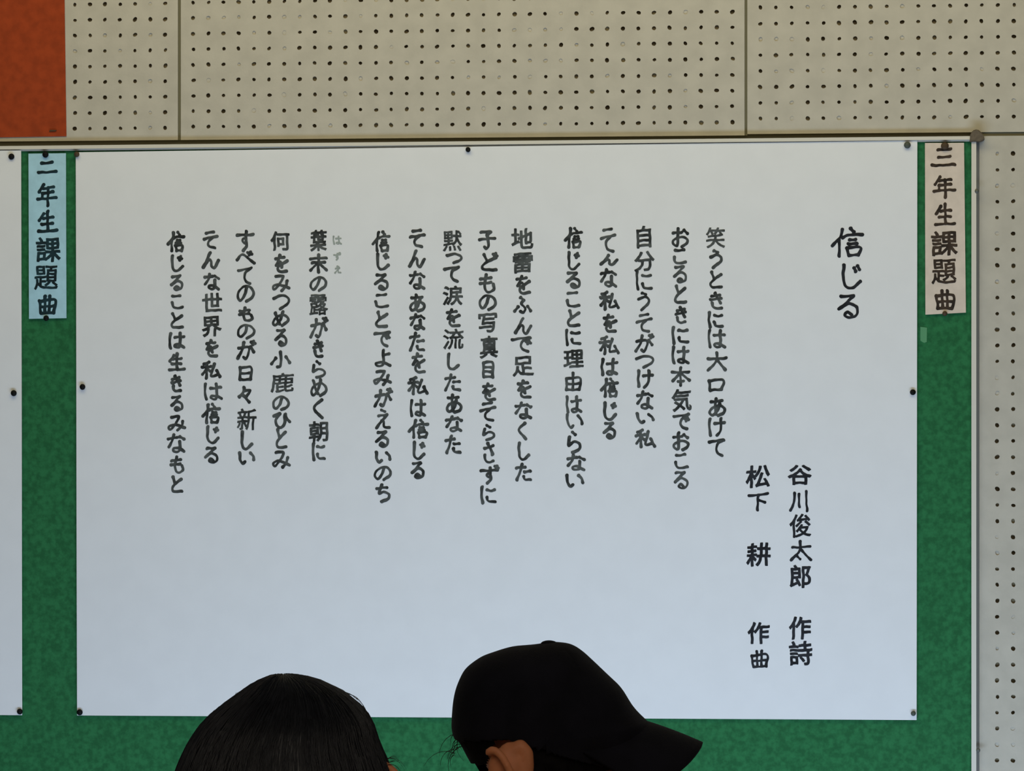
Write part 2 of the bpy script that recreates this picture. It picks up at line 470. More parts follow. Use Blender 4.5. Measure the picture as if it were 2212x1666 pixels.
# brush strokes of the characters in a 0..100 box, y down
STROKES = {
    'う': [[(35, 5), (60, 14)], [(16, 38), (55, 27), (84, 40), (80, 65), (34, 97)]],
    'お': [[(8, 28), (58, 22)], [(36, 3), (36, 78), (28, 93), (10, 84), (8, 68), (30, 54), (65, 46), (92, 60), (90, 80), (60, 96)], [(70, 12), (94, 30)]],
    'か': [[(8, 36), (55, 27), (68, 38), (62, 75), (50, 95), (38, 86)], [(38, 3), (28, 48), (5, 94)], [(76, 26), (95, 56)]],
    'き': [[(18, 22), (76, 13)], [(10, 44), (86, 32)], [(40, 2), (80, 62)], [(20, 64), (26, 86), (52, 97), (86, 93)]],
    'く': [[(82, 2), (12, 46), (88, 98)]],
    'け': [[(10, 5), (6, 50), (12, 96)], [(40, 32), (98, 26)], [(76, 3), (76, 50), (68, 78), (50, 98)]],
    'こ': [[(14, 12), (50, 12), (80, 8)], [(6, 56), (16, 86), (50, 95), (96, 88)]],
    'さ': [[(12, 28), (86, 16)], [(42, 2), (82, 60)], [(16, 60), (24, 88), (55, 97), (88, 92)]],
    'し': [[(10, 2), (8, 60), (22, 90), (55, 96), (96, 70)]],
    'す': [[(2, 22), (98, 18)], [(55, 2), (56, 48), (48, 60), (36, 52), (42, 38), (56, 44), (58, 72), (36, 98)]],
    'そ': [[(20, 10), (72, 3)], [(3, 44), (50, 36), (96, 28)], [(62, 36), (34, 62), (42, 88), (82, 96)]],
    'た': [[(3, 25), (60, 18)], [(38, 2), (24, 55), (4, 97)], [(56, 46), (94, 42)], [(52, 74), (60, 91), (97, 93)]],
    'ち': [[(8, 22), (76, 15)], [(40, 2), (24, 50), (55, 42), (90, 52), (88, 78), (40, 98)]],
    'つ': [[(3, 25), (55, 6), (94, 28), (90, 65), (46, 96)]],
    'て': [[(3, 18), (95, 4)], [(92, 5), (56, 28), (46, 58), (58, 84), (84, 97)]],
    'と': [[(18, 2), (36, 44)], [(92, 18), (28, 52), (6, 76), (24, 95), (94, 95)]],
    'な': [[(3, 24), (55, 16)], [(36, 2), (26, 35), (5, 68)], [(72, 14), (97, 28)], [(70, 40), (72, 84), (54, 97), (32, 90), (36, 76), (62, 76), (97, 95)]],
    'に': [[(10, 3), (5, 50), (12, 97)], [(44, 22), (70, 26), (95, 20)], [(42, 66), (52, 88), (97, 90)]],
    'の': [[(56, 10), (46, 55), (22, 90), (5, 70), (10, 35), (40, 6), (75, 9), (97, 40), (90, 72), (56, 97)]],
    'は': [[(10, 3), (5, 50), (12, 97)], [(38, 30), (97, 25)], [(72, 3), (72, 82), (58, 96), (38, 88), (44, 76), (70, 78), (98, 94)]],
    'ひ': [[(3, 18), (40, 6), (14, 45), (18, 80), (42, 96), (66, 70), (72, 8)], [(72, 8), (84, 36), (98, 54)]],
    'ふ': [[(40, 3), (58, 20)], [(50, 28), (42, 42), (64, 70), (54, 95), (36, 86)], [(22, 58), (4, 84)], [(78, 54), (97, 82)]],
    'へ': [[(2, 68), (34, 26), (98, 97)]],
    'み': [[(18, 8), (60, 5), (44, 50), (14, 93), (3, 74), (28, 60), (60, 66), (97, 84)], [(84, 38), (78, 70), (56, 98)]],
    'め': [[(16, 10), (32, 60), (46, 86)], [(64, 3), (46, 62), (18, 95), (4, 74), (20, 42), (60, 24), (94, 42), (95, 70), (62, 98)]],
    'も': [[(44, 2), (34, 60), (42, 92), (68, 98), (95, 82), (90, 56)], [(8, 26), (76, 20)], [(4, 50), (74, 46)]],
    'よ': [[(54, 3), (54, 78), (36, 97), (6, 92), (8, 78), (50, 76), (98, 97)], [(56, 32), (94, 24)]],
    'ら': [[(36, 2), (60, 14)], [(16, 26), (10, 66), (50, 46), (92, 58), (90, 82), (36, 98)]],
    'る': [[(14, 8), (74, 4)], [(74, 5), (5, 62)], [(5, 62), (50, 38), (92, 54), (90, 86), (55, 98), (32, 88), (46, 74), (66, 86)]],
    'ん': [[(48, 2), (3, 97)], [(3, 97), (36, 48), (52, 55), (56, 88), (74, 97), (98, 52)]],
    'を': [[(8, 20), (74, 12)], [(42, 2), (12, 56)], [(12, 56), (40, 38), (54, 54), (54, 72)], [(94, 34), (38, 60), (24, 82), (44, 97), (92, 94)]],
    'い': [[(4, 5), (8, 60), (26, 96), (40, 82)], [(72, 10), (90, 36), (95, 66)]],
    'あ': [[(12, 20), (80, 14)], [(42, 2), (38, 50), (46, 90)], [(66, 32), (50, 74), (22, 96), (5, 78), (24, 52), (64, 42), (96, 60), (92, 86), (60, 98)]],
    'え': [[(36, 2), (62, 10)], [(16, 34), (76, 27)], [(76, 27), (4, 97)], [(40, 60), (56, 64), (60, 92), (98, 95)]],
    '信': [[(34, 4), (28, 32), (3, 62)], [(25, 40), (24, 97)], [(60, 2), (70, 14)], [(36, 32), (55, 25), (97, 22)], [(58, 42), (76, 41)], [(54, 56), (80, 54)], [(48, 70), (54, 96)], [(48, 70), (90, 67), (84, 94)], [(54, 96), (84, 93)]],
    '私': [[(36, 3), (10, 14)], [(2, 34), (48, 29)], [(26, 10), (26, 97)], [(26, 38), (4, 76)], [(28, 42), (43, 56)], [(66, 14), (50, 84), (86, 78)], [(78, 54), (97, 92)]],
    '口': [[(6, 12), (16, 96)], [(6, 14), (94, 8), (86, 88)], [(16, 94), (86, 90)]],
    '日': [[(6, 4), (8, 97)], [(6, 5), (94, 4), (94, 96)], [(10, 48), (80, 46)], [(8, 95), (94, 94)]],
    '目': [[(6, 4), (8, 97)], [(6, 6), (94, 2), (95, 94)], [(14, 34), (84, 32)], [(14, 62), (84, 60)], [(8, 95), (95, 92)]],
    '大': [[(3, 36), (97, 30)], [(50, 2), (44, 50), (4, 97)], [(52, 40), (97, 94)]],
    '二': [[(22, 14), (78, 6)], [(3, 90), (97, 84)]],
    '三': [[(28, 8), (80, 6)], [(30, 50), (78, 46)], [(3, 95), (97, 90)]],
    '川': [[(28, 14), (24, 60), (3, 96)], [(52, 16), (53, 78)], [(92, 2), (95, 98)]],
    '下': [[(3, 16), (97, 5)], [(50, 12), (46, 97)], [(54, 40), (84, 54)]],
    '小': [[(50, 3), (50, 86), (34, 94)], [(24, 40), (3, 76)], [(76, 36), (97, 70)]],
    '太': [[(8, 34), (92, 28)], [(46, 2), (40, 52), (3, 96)], [(46, 40), (97, 95)], [(34, 76), (46, 88)]],
    '生': [[(32, 12), (8, 46)], [(30, 34), (80, 28)], [(52, 2), (52, 92)], [(22, 62), (78, 57)], [(3, 96), (97, 90)]],
    '年': [[(32, 2), (8, 36)], [(28, 20), (82, 14)], [(26, 42), (26, 64)], [(26, 42), (78, 36)], [(3, 68), (97, 62)], [(54, 16), (54, 98)]],
    '曲': [[(6, 28), (14, 94)], [(6, 30), (95, 24), (88, 94)], [(36, 3), (38, 90)], [(64, 2), (62, 90)], [(12, 60), (88, 56)], [(14, 94), (88, 92)]],
    '由': [[(5, 34), (8, 97)], [(5, 34), (95, 32), (94, 96)], [(48, 2), (50, 94)], [(8, 64), (92, 62)], [(8, 96), (94, 95)]],
    '本': [[(3, 28), (95, 26)], [(48, 2), (48, 98)], [(46, 30), (4, 76)], [(50, 30), (97, 72)], [(34, 76), (64, 75)]],
    '末': [[(3, 22), (94, 18)], [(14, 44), (84, 42)], [(50, 2), (50, 98)], [(48, 46), (4, 86)], [(52, 46), (97, 84)]],
    '子': [[(16, 8), (76, 4), (52, 24)], [(52, 24), (58, 80), (44, 96), (36, 88)], [(3, 48), (97, 38)]],
    '々': [[(46, 2), (36, 34), (4, 62)], [(42, 24), (94, 20), (60, 62)], [(40, 56), (82, 97)]],
}
DAKUTEN = {'じ': ('し', [[(64, 16), (74, 30)], [(82, 8), (92, 22)]]), 'が': ('か', [[(80, 0), (88, 14)], [(94, -4), (101, 8)]]),
           'で': ('て', [[(72, 32), (80, 46)], [(87, 26), (95, 40)]]), 'ど': ('と', [[(76, -2), (84, 12)], [(92, -4), (99, 8)]]),
           'ず': ('す', [[(84, -4), (90, 10)], [(96, -6), (102, 6)]]), 'べ': ('へ', [[(62, 10), (70, 28)], [(78, 2), (86, 20)]])}
for k, (base, extra) in DAKUTEN.items():
    STROKES[k] = STROKES[base] + extra


def smooth_line(p, n=7):
    p = [np.array(q, float) for q in p]
    if len(p) < 3:
        return np.array(p)
    e = [2 * p[0] - p[1]] + p + [2 * p[-1] - p[-2]]
    out = []
    for i in range(1, len(e) - 2):
        a, b_, c_, d = e[i - 1], e[i], e[i + 1], e[i + 2]
        for k in range(n):
            t = k / n
            out.append(0.5 * (2 * b_ + (c_ - a) * t + (2 * a - 5 * b_ + 4 * c_ - d) * t * t + (3 * b_ - a - 3 * c_ + d) * t ** 3))
    out.append(p[-1])
    return np.array(out)


_glyphs = {}


def glyph_edges(ch):
    """outline segments of a character from Blender's built-in interface font, in its own ink box 0..100, y down"""
    if ch not in _glyphs:
        cu = bpy.data.curves.new('glyph', 'FONT')
        cu.body = ch
        cu.resolution_u = 3
        o = bpy.data.objects.new('glyph', cu)
        COL.objects.link(o)
        me = bpy.data.meshes.new_from_object(o.evaluated_get(bpy.context.evaluated_depsgraph_get()))
        v = np.array([p.co[:2] for p in me.vertices])
        cnt = {}
        for pl in me.polygons:
            for ek in pl.edge_keys:
                cnt[ek] = cnt.get(ek, 0) + 1
        ed = np.array([ek for ek, n in cnt.items() if n == 1])
        lo, hi = v.min(0), v.max(0)
        v = (v - lo) / (hi - lo) * 100
        v[:, 1] = 100 - v[:, 1]
        _glyphs[ch] = (v[ed[:, 0]], v[ed[:, 1]])
        bpy.data.objects.remove(o)
        bpy.data.curves.remove(cu)
        bpy.data.meshes.remove(me)
    return _glyphs[ch]


def seg_dist(P, A, B):
    d = B - A
    L = np.maximum((d * d).sum(1), 1e-9)
    t = np.clip(((P[:, None, :] - A[None]) * d[None]).sum(2) / L[None], 0, 1)
    q = A[None] + t[..., None] * d[None]
    return np.sqrt(((P[:, None, :] - q) ** 2).sum(2)), t


def ink_field(ch, x0, y0, x1, y1, rad, step):
    """positive inside the ink, on a grid over the character's box"""
    pad = 3.0
    gx = np.arange(x0 - pad, x1 + pad + step, step)
    gy = np.arange(y0 - pad, y1 + pad + step, step)
    X, Y = np.meshgrid(gx, gy)
    ph = rng.uniform(0, 6.28, 6)
    wob = 0.5
    P = np.stack([X.ravel() + wob * np.sin(Y.ravel() / 9 + ph[0]) + .3 * np.sin(Y.ravel() / 4 + ph[1]),
                  Y.ravel() + wob * np.sin(X.ravel() / 8 + ph[2]) + .3 * np.sin(X.ravel() / 3.5 + ph[3])], 1)
    if ch in STROKES:
        st = [smooth_line(s) for s in STROKES[ch]]
        al = np.concatenate(st)
        lo, hi = al.min(0), al.max(0)
        sp = np.maximum(hi - lo, 1)
        k = np.array([x1 - x0 - 2 * rad, y1 - y0 - 2 * rad])
        o = np.array([x0 + rad, y0 + rad])
        if hi[1] - lo[1] < 30 and ch != '二':
            sp[1] = 100
        F = np.full(len(P), -99.0)
        for s in st:
            q = (s - lo) / sp * k + o
            A, B = q[:-1], q[1:]
            n = len(A)
            dd, t = seg_dist(P, A, B)
            w = (np.arange(n)[None] + t) / n
            r0 = rad * rng.uniform(0.92, 1.1)
            r = r0 * (1.08 - 0.28 * np.sin(np.pi * np.clip(w * 1.05, 0, 1)) - 0.06 * w)
            F = np.maximum(F, (r - dd).max(1))
    else:
        A, B = glyph_edges(ch)
        n = len(A)
        dil = 1.3 if n < 90 else 0.95
        sl = 0.05
        k = np.array([x1 - x0 - 2 * dil, y1 - y0 - 2 * dil]) / 100
        o = np.array([x0 + dil, y0 + dil])

        def tr(v):
            q = v * k + o
            q[:, 1] -= sl * (q[:, 0] - (x0 + x1) / 2)
            return q
        A, B = tr(A.copy()), tr(B.copy())
        dd = seg_dist(P, A, B)[0].min(1)
        ins = np.zeros(len(P), int)
        py = P[:, 1][:, None]
        cond = (A[None, :, 1] > py) != (B[None, :, 1] > py)
        den = np.where(np.abs(B[:, 1] - A[:, 1]) < 1e-9, 1e-9, B[:, 1] - A[:, 1])
        xi = A[None, :, 0] + (py - A[None, :, 1]) / den[None] * (B[:, 0] - A[:, 0])[None]
        ins = (cond & (P[:, 0][:, None] < xi)).sum(1) % 2
        F = np.where(ins == 1, dd, -dd) + dil
    F = F + 0.35 * np.sin(P[:, 0] / 2.3 + ph[4]) * np.sin(P[:, 1] / 2.9 + ph[5])
    return gx, gy, F.reshape(X.shape)


def ink_mesh(name, text, depth, mat, parent, rad, gap=0.00025, step=0.8):
    """one flat mesh of ink lying on the paper, traced round the ink fields of a column of characters"""
    V, Fc = [], []
    for tok in text.split():
        ch = tok[0]
        x0, y0, x1, y1 = [float(v) for v in tok[1:].split(',')]
        r = min(rad, 0.13 * max(x1 - x0, y1 - y0))
        gx, gy, F = ink_field(ch, x0, y0, x1, y1, r, step)
        cache = {}

        def vert(x, y):
            k = (round(x, 3), round(y, 3))
            if k not in cache:
                cache[k] = len(V)
                p = at(x, y, -0.0085)
                V.append((p.x, depth(p.x, p.z) - gap, p.z))
            return cache[k]
        ny, nx = F.shape
        ins = F > 0
        for j in range(ny - 1):
            i = 0
            while i < nx - 1:
                c4 = (ins[j, i], ins[j, i + 1], ins[j + 1, i + 1], ins[j + 1, i])
                if not any(c4):
                    i += 1
                    continue
                if all(c4):
                    i2 = i
                    while i2 < nx - 1 and ins[j, i2] and ins[j, i2 + 1] and ins[j + 1, i2] and ins[j + 1, i2 + 1]:
                        i2 += 1
                    Fc.append((vert(gx[i], gy[j]), vert(gx[i], gy[j + 1]), vert(gx[i2], gy[j + 1]), vert(gx[i2], gy[j])))
                    i = i2
                    continue
                cs = ((i, j), (i, j + 1), (i + 1, j + 1), (i + 1, j))
                poly = []
                for a in range(4):
                    (ia, ja), (ib, jb) = cs[a], cs[(a + 1) % 4]
                    fa, fb = F[ja, ia], F[jb, ib]
                    if fa > 0:
                        poly.append(vert(gx[ia], gy[ja]))
                    if (fa > 0) != (fb > 0):
                        t = fa / (fa - fb)
                        poly.append(vert(gx[ia] + (gx[ib] - gx[ia]) * t, gy[ja] + (gy[jb] - gy[ja]) * t))
                poly = list(dict.fromkeys(poly))
                if len(poly) > 2:
                    Fc.append(tuple(poly))
                i += 1
    return mesh_obj(name, V, Fc, mat, parent)


bpy.context.view_layer.update()
ink_mesh('title_lettering', COLUMNS['title'], poster_y, M_ink_title, poster, 3.9)
for key in ('words', 'words_role', 'music', 'music_given', 'music_role'):
    ink_mesh('credit_lettering', COLUMNS[key], poster_y, M_ink_title, poster, 3.1)
for k in range(1, 16):
    ink_mesh('verse_lettering', COLUMNS['v%d' % k], poster_y, M_ink, poster, 3.45)
o = ink_mesh('reading_lettering', COLUMNS['ruby'], poster_y, M_ink_faint, poster, 1.9)
o['label'] = 'small faint grey reading aid'
ink_mesh('strip_lettering', COLUMNS['stripL'], strip_b_y, M_ink_blue, strip_b, 3.6)
ink_mesh('strip_lettering', COLUMNS['stripR'], strip_w_y, M_ink_brown, strip_w, 3.5)

# ------------------------------------------------------------------ people
M_skin = material('skin', (0.62, 0.225, 0.095), 0.55, 0.35, 0.08, 60, sub=0.15)
M_hair = material('black_hair', (0.0065, 0.0065, 0.0085), 0.45, 0.45, 0.3, 80)
M_hair_short = material('short_black_hair', (0.006, 0.0055, 0.006), 0.85, 0.08, 0.3, 80)
M_hair_fly = material('loose_hair', (0.02, 0.016, 0.012), 0.5, 0.4)
M_cap = material('navy_cap_cloth', (0.0068, 0.0065, 0.0105), 0.9, 0.15, 0.25, 25, bump=0.4, bump_scale=700, sheen=0.02)
M_shirt = material('shirt_cloth', (0.45, 0.46, 0.48), 0.9, 0.1, 0.05, 30)
M_trouser = material('trouser_cloth', (0.02, 0.025, 0.05), 0.9, 0.1, 0.1, 30)
M_shoe = material('shoe_cloth', (0.4, 0.4, 0.4), 0.8, 0.2)


def add_ball(bm, c, r, rot=None, seg=24):
    g = bmesh.ops.create_uvsphere(bm, u_segments=seg, v_segments=seg // 2, radius=1)
    S = Matrix.Diagonal((*((r, r, r) if isinstance(r, (int, float)) else r), 1))
    m = Matrix.Translation(c) @ (rot.to_4x4() if rot else Matrix.Identity(4)) @ S
    bmesh.ops.transform(bm, matrix=m, verts=g['verts'])


def add_limb(bm, pts, seg=16):
    """a tapered rounded limb through (x, y, z, radius) joints"""
    for (a, b_) in zip(pts[:-1], pts[1:]):
        p, q = Vector(a[:3]), Vector(b_[:3])
        L = (q - p).length
        if L < 1e-6:
            continue
        g = bmesh.ops.create_cone(bm, cap_ends=True, segments=seg, radius1=a[3], radius2=b_[3], depth=L)
        m = Matrix.Translation((p + q) / 2) @ (q - p).to_track_quat('Z', 'Y').to_matrix().to_4x4()
        bmesh.ops.transform(bm, matrix=m, verts=g['verts'])
    for a in pts:
        add_ball(bm, Vector(a[:3]), a[3], seg=seg)


def fuse(name, bm, voxel, mat, parent, smooth_n=4):
    """grow one continuous skin over all the shapes in bm"""
    me = bpy.data.meshes.new(name)
    bm.to_mesh(me)
    bm.free()
    o = bpy.data.objects.new(name, me)
    COL.objects.link(o)
    r = o.modifiers.new('r', 'REMESH')
    r.mode = 'VOXEL'
    r.voxel_size = voxel
    r.use_smooth_shade = True
    s = o.modifiers.new('s', 'SMOOTH')
    s.iterations = smooth_n
    s.factor = 0.5
    dg = bpy.context.evaluated_depsgraph_get()
    me2 = bpy.data.meshes.new_from_object(o.evaluated_get(dg))
    me2.name = name
    bpy.data.objects.remove(o)
    bpy.data.meshes.remove(me)
    me2.materials.clear()
    ob = link_mesh(name, me2, mat, None, True)
    ob.parent = parent
    return ob


def local_obj(name, V, F, mat, parent, smooth=True):
    o = mesh_obj(name, V, F, mat, None, smooth)
    o.parent = parent
    return o


def tubes(lines, r, K=4, taper=True):
    V, F = [], []
    for ln in lines:
        n0 = len(V)
        n = len(ln)
        for i, p in enumerate(ln):
            d = (Vector(ln[min(i + 1, n - 1)]) - Vector(ln[max(i - 1, 0)]))
            d = d.normalized() if d.length > 1e-9 else Vector((0, 0, 1))
            a = d.cross(Vector((0.31, 0.72, 0.62))).normalized()
            b_ = d.cross(a)
            rr = r * (1 - 0.75 * i / (n - 1)) if taper else r
            for k in range(K):
                t = 2 * math.pi * k / K
                V.append(tuple(Vector(p) + a * (rr * math.cos(t)) + b_ * (rr * math.sin(t))))
        for i in range(n - 1):
            for k in range(K):
                j = (k + 1) % K
                F.append((n0 + i * K + k, n0 + i * K + j, n0 + (i + 1) * K + j, n0 + (i + 1) * K + k))
    return V, F


def head_shapes(bm, M, ears=(1, -1)):
    """a face, skull and ears facing +Y in the head's own frame, moved by M"""
    R3 = M.to_3x3()

    def ball(c, r):
        add_ball(bm, M @ Vector(c), r, R3)

    def limb(pts):
        add_limb(bm, [(*(M @ Vector(p[:3])), p[3]) for p in pts], 12)
    ball((0, .000, .006), (.066, .078, .070))
    ball((0, .028, -.040), (.056, .058, .072))
    ball((0, .056, -.098), (.028, .026, .020))
    for s in (1, -1):
        ball((s * .034, .056, -.045), (.025, .026, .024))
        limb([(s * .012, .083, -.012, .010), (s * .044, .068, -.014, .010)])     # brow
        ball((s * .030, .077, -.028), (.0135, .0105, .0095))                     # eye
        limb([(s * .012, .092, -.058, .0065), (s * .016, .086, -.058, .006)])    # nostril wing
    limb([(0, .086, -.020, .008), (0, .104, -.055, .0095)])
    limb([(-.018, .079, -.079, .005), (0, .086, -.077, .0065), (.018, .079, -.079, .005)])
    limb([(-.015, .079, -.087, .005), (0, .085, -.088, .007), (.015, .079, -.087, .005)])
    for s in ears:
        ball((s * .078, -.010, -.030), (.008, .017, .027))
        limb([(s * .080, .004, -.016, .003), (s * .087, -.002, -.004, .0035), (s * .092, -.016, -.002, .0035), (s * .094, -.026, -.016, .0035),
              (s * .090, -.024, -.034, .0035), (s * .084, -.012, -.052, .0045), (s * .078, -.002, -.056, .004)])


def hand(bm, wrist, s):
    """a relaxed hand hanging down: palm, four unequal bent fingers and a thumb"""
    x, y, z = wrist
    add_ball(bm, Vector((x, y + .004, z - .042)), (.014, .032, .042))
    for k, (dy, L) in enumerate(((.026, .058), (.010, .066), (-.007, .060), (-.023, .047))):
        z0 = z - .075
        add_limb(bm, [(x, y + dy, z0, .0075), (x - s * .004, y + dy * 1.05, z0 - L * .45, .007), (x - s * .012, y + dy * 1.05, z0 - L * .78, .0065), (x - s * .020, y + dy, z0 - L, .0055)], 8)
    add_limb(bm, [(x, y + .026, z - .022, .010), (x - s * .006, y + .047, z - .048, .0085), (x - s * .010, y + .052, z - .074, .007)], 8)


def person(name, label, base, turn, head_z, pitch, extra_skin=None, ears=(1, -1)):
    """a standing child: one continuous body with head, arms, hands, legs; returns the root (facing +Y when turn = 0)"""
    root = bpy.data.objects.new(name, None)
    COL.objects.link(root)
    root.location = (base.x, base.y, 0)
    root.rotation_euler = (0, 0, YAW)
    tag(root, label, 'person')
    T = Matrix.Rotation(turn, 4, 'Z')
    k = head_z / 1.26
    off = Vector((0, -.035, 0))
    bm = bmesh.new()
    head_shapes(bm, Matrix.Identity(4), ears)
    bmesh.ops.transform(bm, matrix=Matrix.Translation((0, 0, head_z)) @ T @ Matrix.Rotation(-pitch, 4, 'X'), verts=bm.verts[:])
    body, shirt, trou = bmesh.new(), bmesh.new(), bmesh.new()

    def zz(pts, grow=0.0):
        return [(p[0], p[1] + off.y, p[2] * k, p[3] + grow) for p in pts]
    add_limb(body, zz([(0, .003, 1.05, .048), (0, .026, 1.13, .044), (0, .035, 1.20, .045)]))
    st = [((0, .004, 1.015), (.120, .066, .06)), ((0, .006, .93), (.124, .080, .07)), ((0, .004, .84), (.108, .077, .07)), ((0, 0, .75), (.104, .075, .07)), ((0, -.006, .66), (.118, .085, .08))]
    torso = []
    for (ca, ra), (cb, rb) in zip(st[:-1], st[1:]):
        for q in range(5):
            f = q / 5
            torso.append((tuple(a + (b_ - a) * f for a, b_ in zip(ca, cb)), tuple(a + (b_ - a) * f for a, b_ in zip(ra, rb))))
    torso.append(st[-1])
    for c, r in torso:
        add_ball(body, Vector((c[0], c[1] + off.y, c[2] * k)), r)
        g = .012
        if c[2] > .7:
            add_ball(shirt, Vector((c[0], c[1] + off.y, c[2] * k)), tuple(v + g for v in r))
    add_ball(shirt, Vector((0, off.y - .006, .66 * k)), (.134, .100, .09))
    add_ball(trou, Vector((0, off.y - .006, .64 * k)), (.126, .092, .09))
    for s in (1, -1):
        add_limb(body, zz([(0, 0, 1.055, .045), (s * .125, 0, 1.035, .044), (s * .158, -.005, .82, .034), (s * .172, .02, .615, .022)]))
        add_limb(shirt, zz([(0, 0, 1.052, .054), (s * .127, 0, 1.032, .054), (s * .153, -.004, .88, .048)]))
        hand(body, (s * .172, .02 + off.y, .60 * k), s)
        leg = [(s * .062, -.004, .62, .075), (s * .068, .006, .36, .049), (s * .068, -.012, .22, .045), (s * .068, -.008, .06, .029)]
        add_limb(body, zz(leg))
        add_limb(body, [(s * .068, -.02 + off.y, .035, .028), (s * .07, .10 + off.y, .022, .022)])
        add_limb(trou, zz(leg[:3] + [(s * .068, -.010, .12, .042)], .010))
    for b_ in (body, shirt, trou):
        bmesh.ops.transform(b_, matrix=T, verts=b_.verts[:])
    tmp = bpy.data.meshes.new('tmp')
    body.to_mesh(tmp)
    body.free()
    bm.from_mesh(tmp)
    bpy.data.meshes.remove(tmp)
    if extra_skin:
        extra_skin(bm, head_z)
    fuse('body', bm, 0.0026, M_skin, root, 3)
    fuse('shirt', shirt, 0.006, M_shirt, root, 6)
    fuse('trousers', trou, 0.006, M_trouser, root, 6)
    for s in (1, -1):
        sh = bmesh.new()
        add_limb(sh, [(s * .068, -.03 + off.y, .042, .040), (s * .070, .05 + off.y, .036, .036), (s * .072, .115 + off.y, .030, .030)])
        bmesh.ops.transform(sh, matrix=T, verts=sh.verts[:])
        for v in sh.verts:
            v.co.z = max(v.co.z, 0.0)
        fuse('shoe', sh, 0.005, M_shoe, root, 3)
    return root


def in_view(px, py, dist):
    return CAM + FWD * dist + RGT * ((px - W / 2) / FPX * dist) + UP * ((H / 2 - py) / FPX * dist)


# --- person in the cap, in profile, looking down to the right
D1 = 3.84
HC = in_view(1178, 1590, D1)
S1 = D1 / FPX                                            # metres per photo pixel at this head


def uv(px, py):
    return ((px - 1178) * S1, (1590 - py) * S1)


def near_ear(bm, hz):
    """the ear on the camera's side, pushed out by the cap"""
    c = uv(1112, 1645)
    add_ball(bm, Vector((c[0] - .004, -.080, hz + c[1] - .004)), (.019, .012, .032))
    add_ball(bm, Vector((uv(1080, 1645)[0], -.086, hz + uv(1080, 1645)[1])), (.012, .007, .022))
    rim = [(1057, 1606), (1064, 1600), (1076, 1605), (1087, 1617), (1096, 1633), (1103, 1650), (1106, 1668), (1098, 1690), (1086, 1702)]
    add_limb(bm, [(uv(*p)[0], -.094 - .006 * math.sin(math.pi * i / 8), hz + uv(*p)[1], .0043 if i < 7 else .006) for i, p in enumerate(rim)], 12)
    front = [(1108, 1606), (1124, 1596), (1136, 1610), (1138, 1640), (1130, 1672), (1112, 1696)]
    add_limb(bm, [(uv(*p)[0], -.082, hz + uv(*p)[1], .0075) for p in front], 12)


boy = person('person', 'person in a dark navy peaked cap, in profile, ear showing, head bent to the right', HC, math.radians(-90), HC.z, math.radians(20), near_ear, ears=(-1,))
Z1 = HC.z

# outline of the cap in the profile plane: photo points round the head
ring = [(1402, 1562), (1393, 1553), (1380, 1541), (1364, 1523), (1342, 1486), (1315, 1462), (1283, 1432), (1258, 1409), (1235, 1394), (1210, 1389.5), (1186, 1388.5), (1160, 1392), (1135, 1393), (1110, 1394),
        (1085, 1400), (1060, 1409), (1040, 1417), (1020, 1432), (1005, 1446), (995, 1465), (986, 1488), (980, 1515), (977, 1545), (975, 1572), (979, 1592), (992, 1612), (1002, 1632), (1010, 1646), (1022, 1666), (1040, 1700),
        (1080, 1740), (1140, 1760), (1220, 1750), (1300, 1720), (1360, 1660), (1392, 1600)]
RING = [uv(*p) for p in ring]
for _ in range(2):                                       # round the corners off
    n_ = len(RING)
    RING = [(RING[i][0] * w + RING[(i + 1) % n_][0] * (1 - w), RING[i][1] * w + RING[(i + 1) % n_][1] * (1 - w)) for i in range(n_) for w in (.75, .25)]
cum = np.cumsum([0] + [math.dist(RING[i], RING[(i + 1) % len(RING)]) for i in range(len(RING))])


def ring_pt(t):
    s = (t % 1) * cum[-1]
    i = min(int(np.searchsorted(cum, s, 'right')) - 1, len(RING) - 1)
    f = (s - cum[i]) / (cum[i + 1] - cum[i])
    a, b_ = RING[i], RING[(i + 1) % len(RING)]
    return a[0] + (b_[0] - a[0]) * f, a[1] + (b_[1] - a[1]) * f


def dome(u, v, psi, width, grow):
    c, s = math.cos(psi), math.sin(psi)
    q = abs(c) ** 0.82 * (1 if c > 0 else -1)
    ku = 1 + grow / 0.095
    return (u * q * ku, s * (width + grow), v * q * ku)


def band(u):                                             # lower edge of the cap along the head
    return 0.004 - 0.30 * (u + 0.04) if u > -0.04 else 0.004 - 0.12 * (u + 0.04) * -1


NT, NP = 200, 72


def dome_mesh(width, grow, keep, wrinkle=0.0):
    V, F, idx = [], [], {}
    ph = 1.3
    for i in range(NT):
        u, v = ring_pt(i / NT)
        for j in range(NP + 1):
            psi = -math.pi / 2 + math.pi * j / NP
            x, y, z = dome(u, v, psi, width, grow)
            if wrinkle:
                seam = min(abs(((math.atan2(y, x - 0.004) / (math.pi / 3)) + .5) % 1 - .5) * 30, 1)
                w = wrinkle * (math.sin(40 * x + 23 * z + ph) * math.sin(31 * y - 17 * z)) - 0.0007 * (1 - seam)
                n = Vector((x, y, z)).normalized()
                x, y, z = x + n.x * w, y + n.y * w, z + n.z * w
            idx[i, j] = len(V)
            V.append((x, y, z))
    for i in range(NT):
        for j in range(NP):
            q = [idx[i, j], idx[i, j + 1], idx[(i + 1) % NT, j + 1], idx[(i + 1) % NT, j]]
            c = [sum(V[k][a] for k in q) / 4 for a in range(3)]
            if keep(*c):
                F.append(tuple(q))
    used = sorted({k for f in F for k in f})
    mp = {k: n for n, k in enumerate(used)}
    return [(V[k][0], V[k][1], V[k][2] + Z1) for k in used], [tuple(mp[k] for k in f) for f in F]


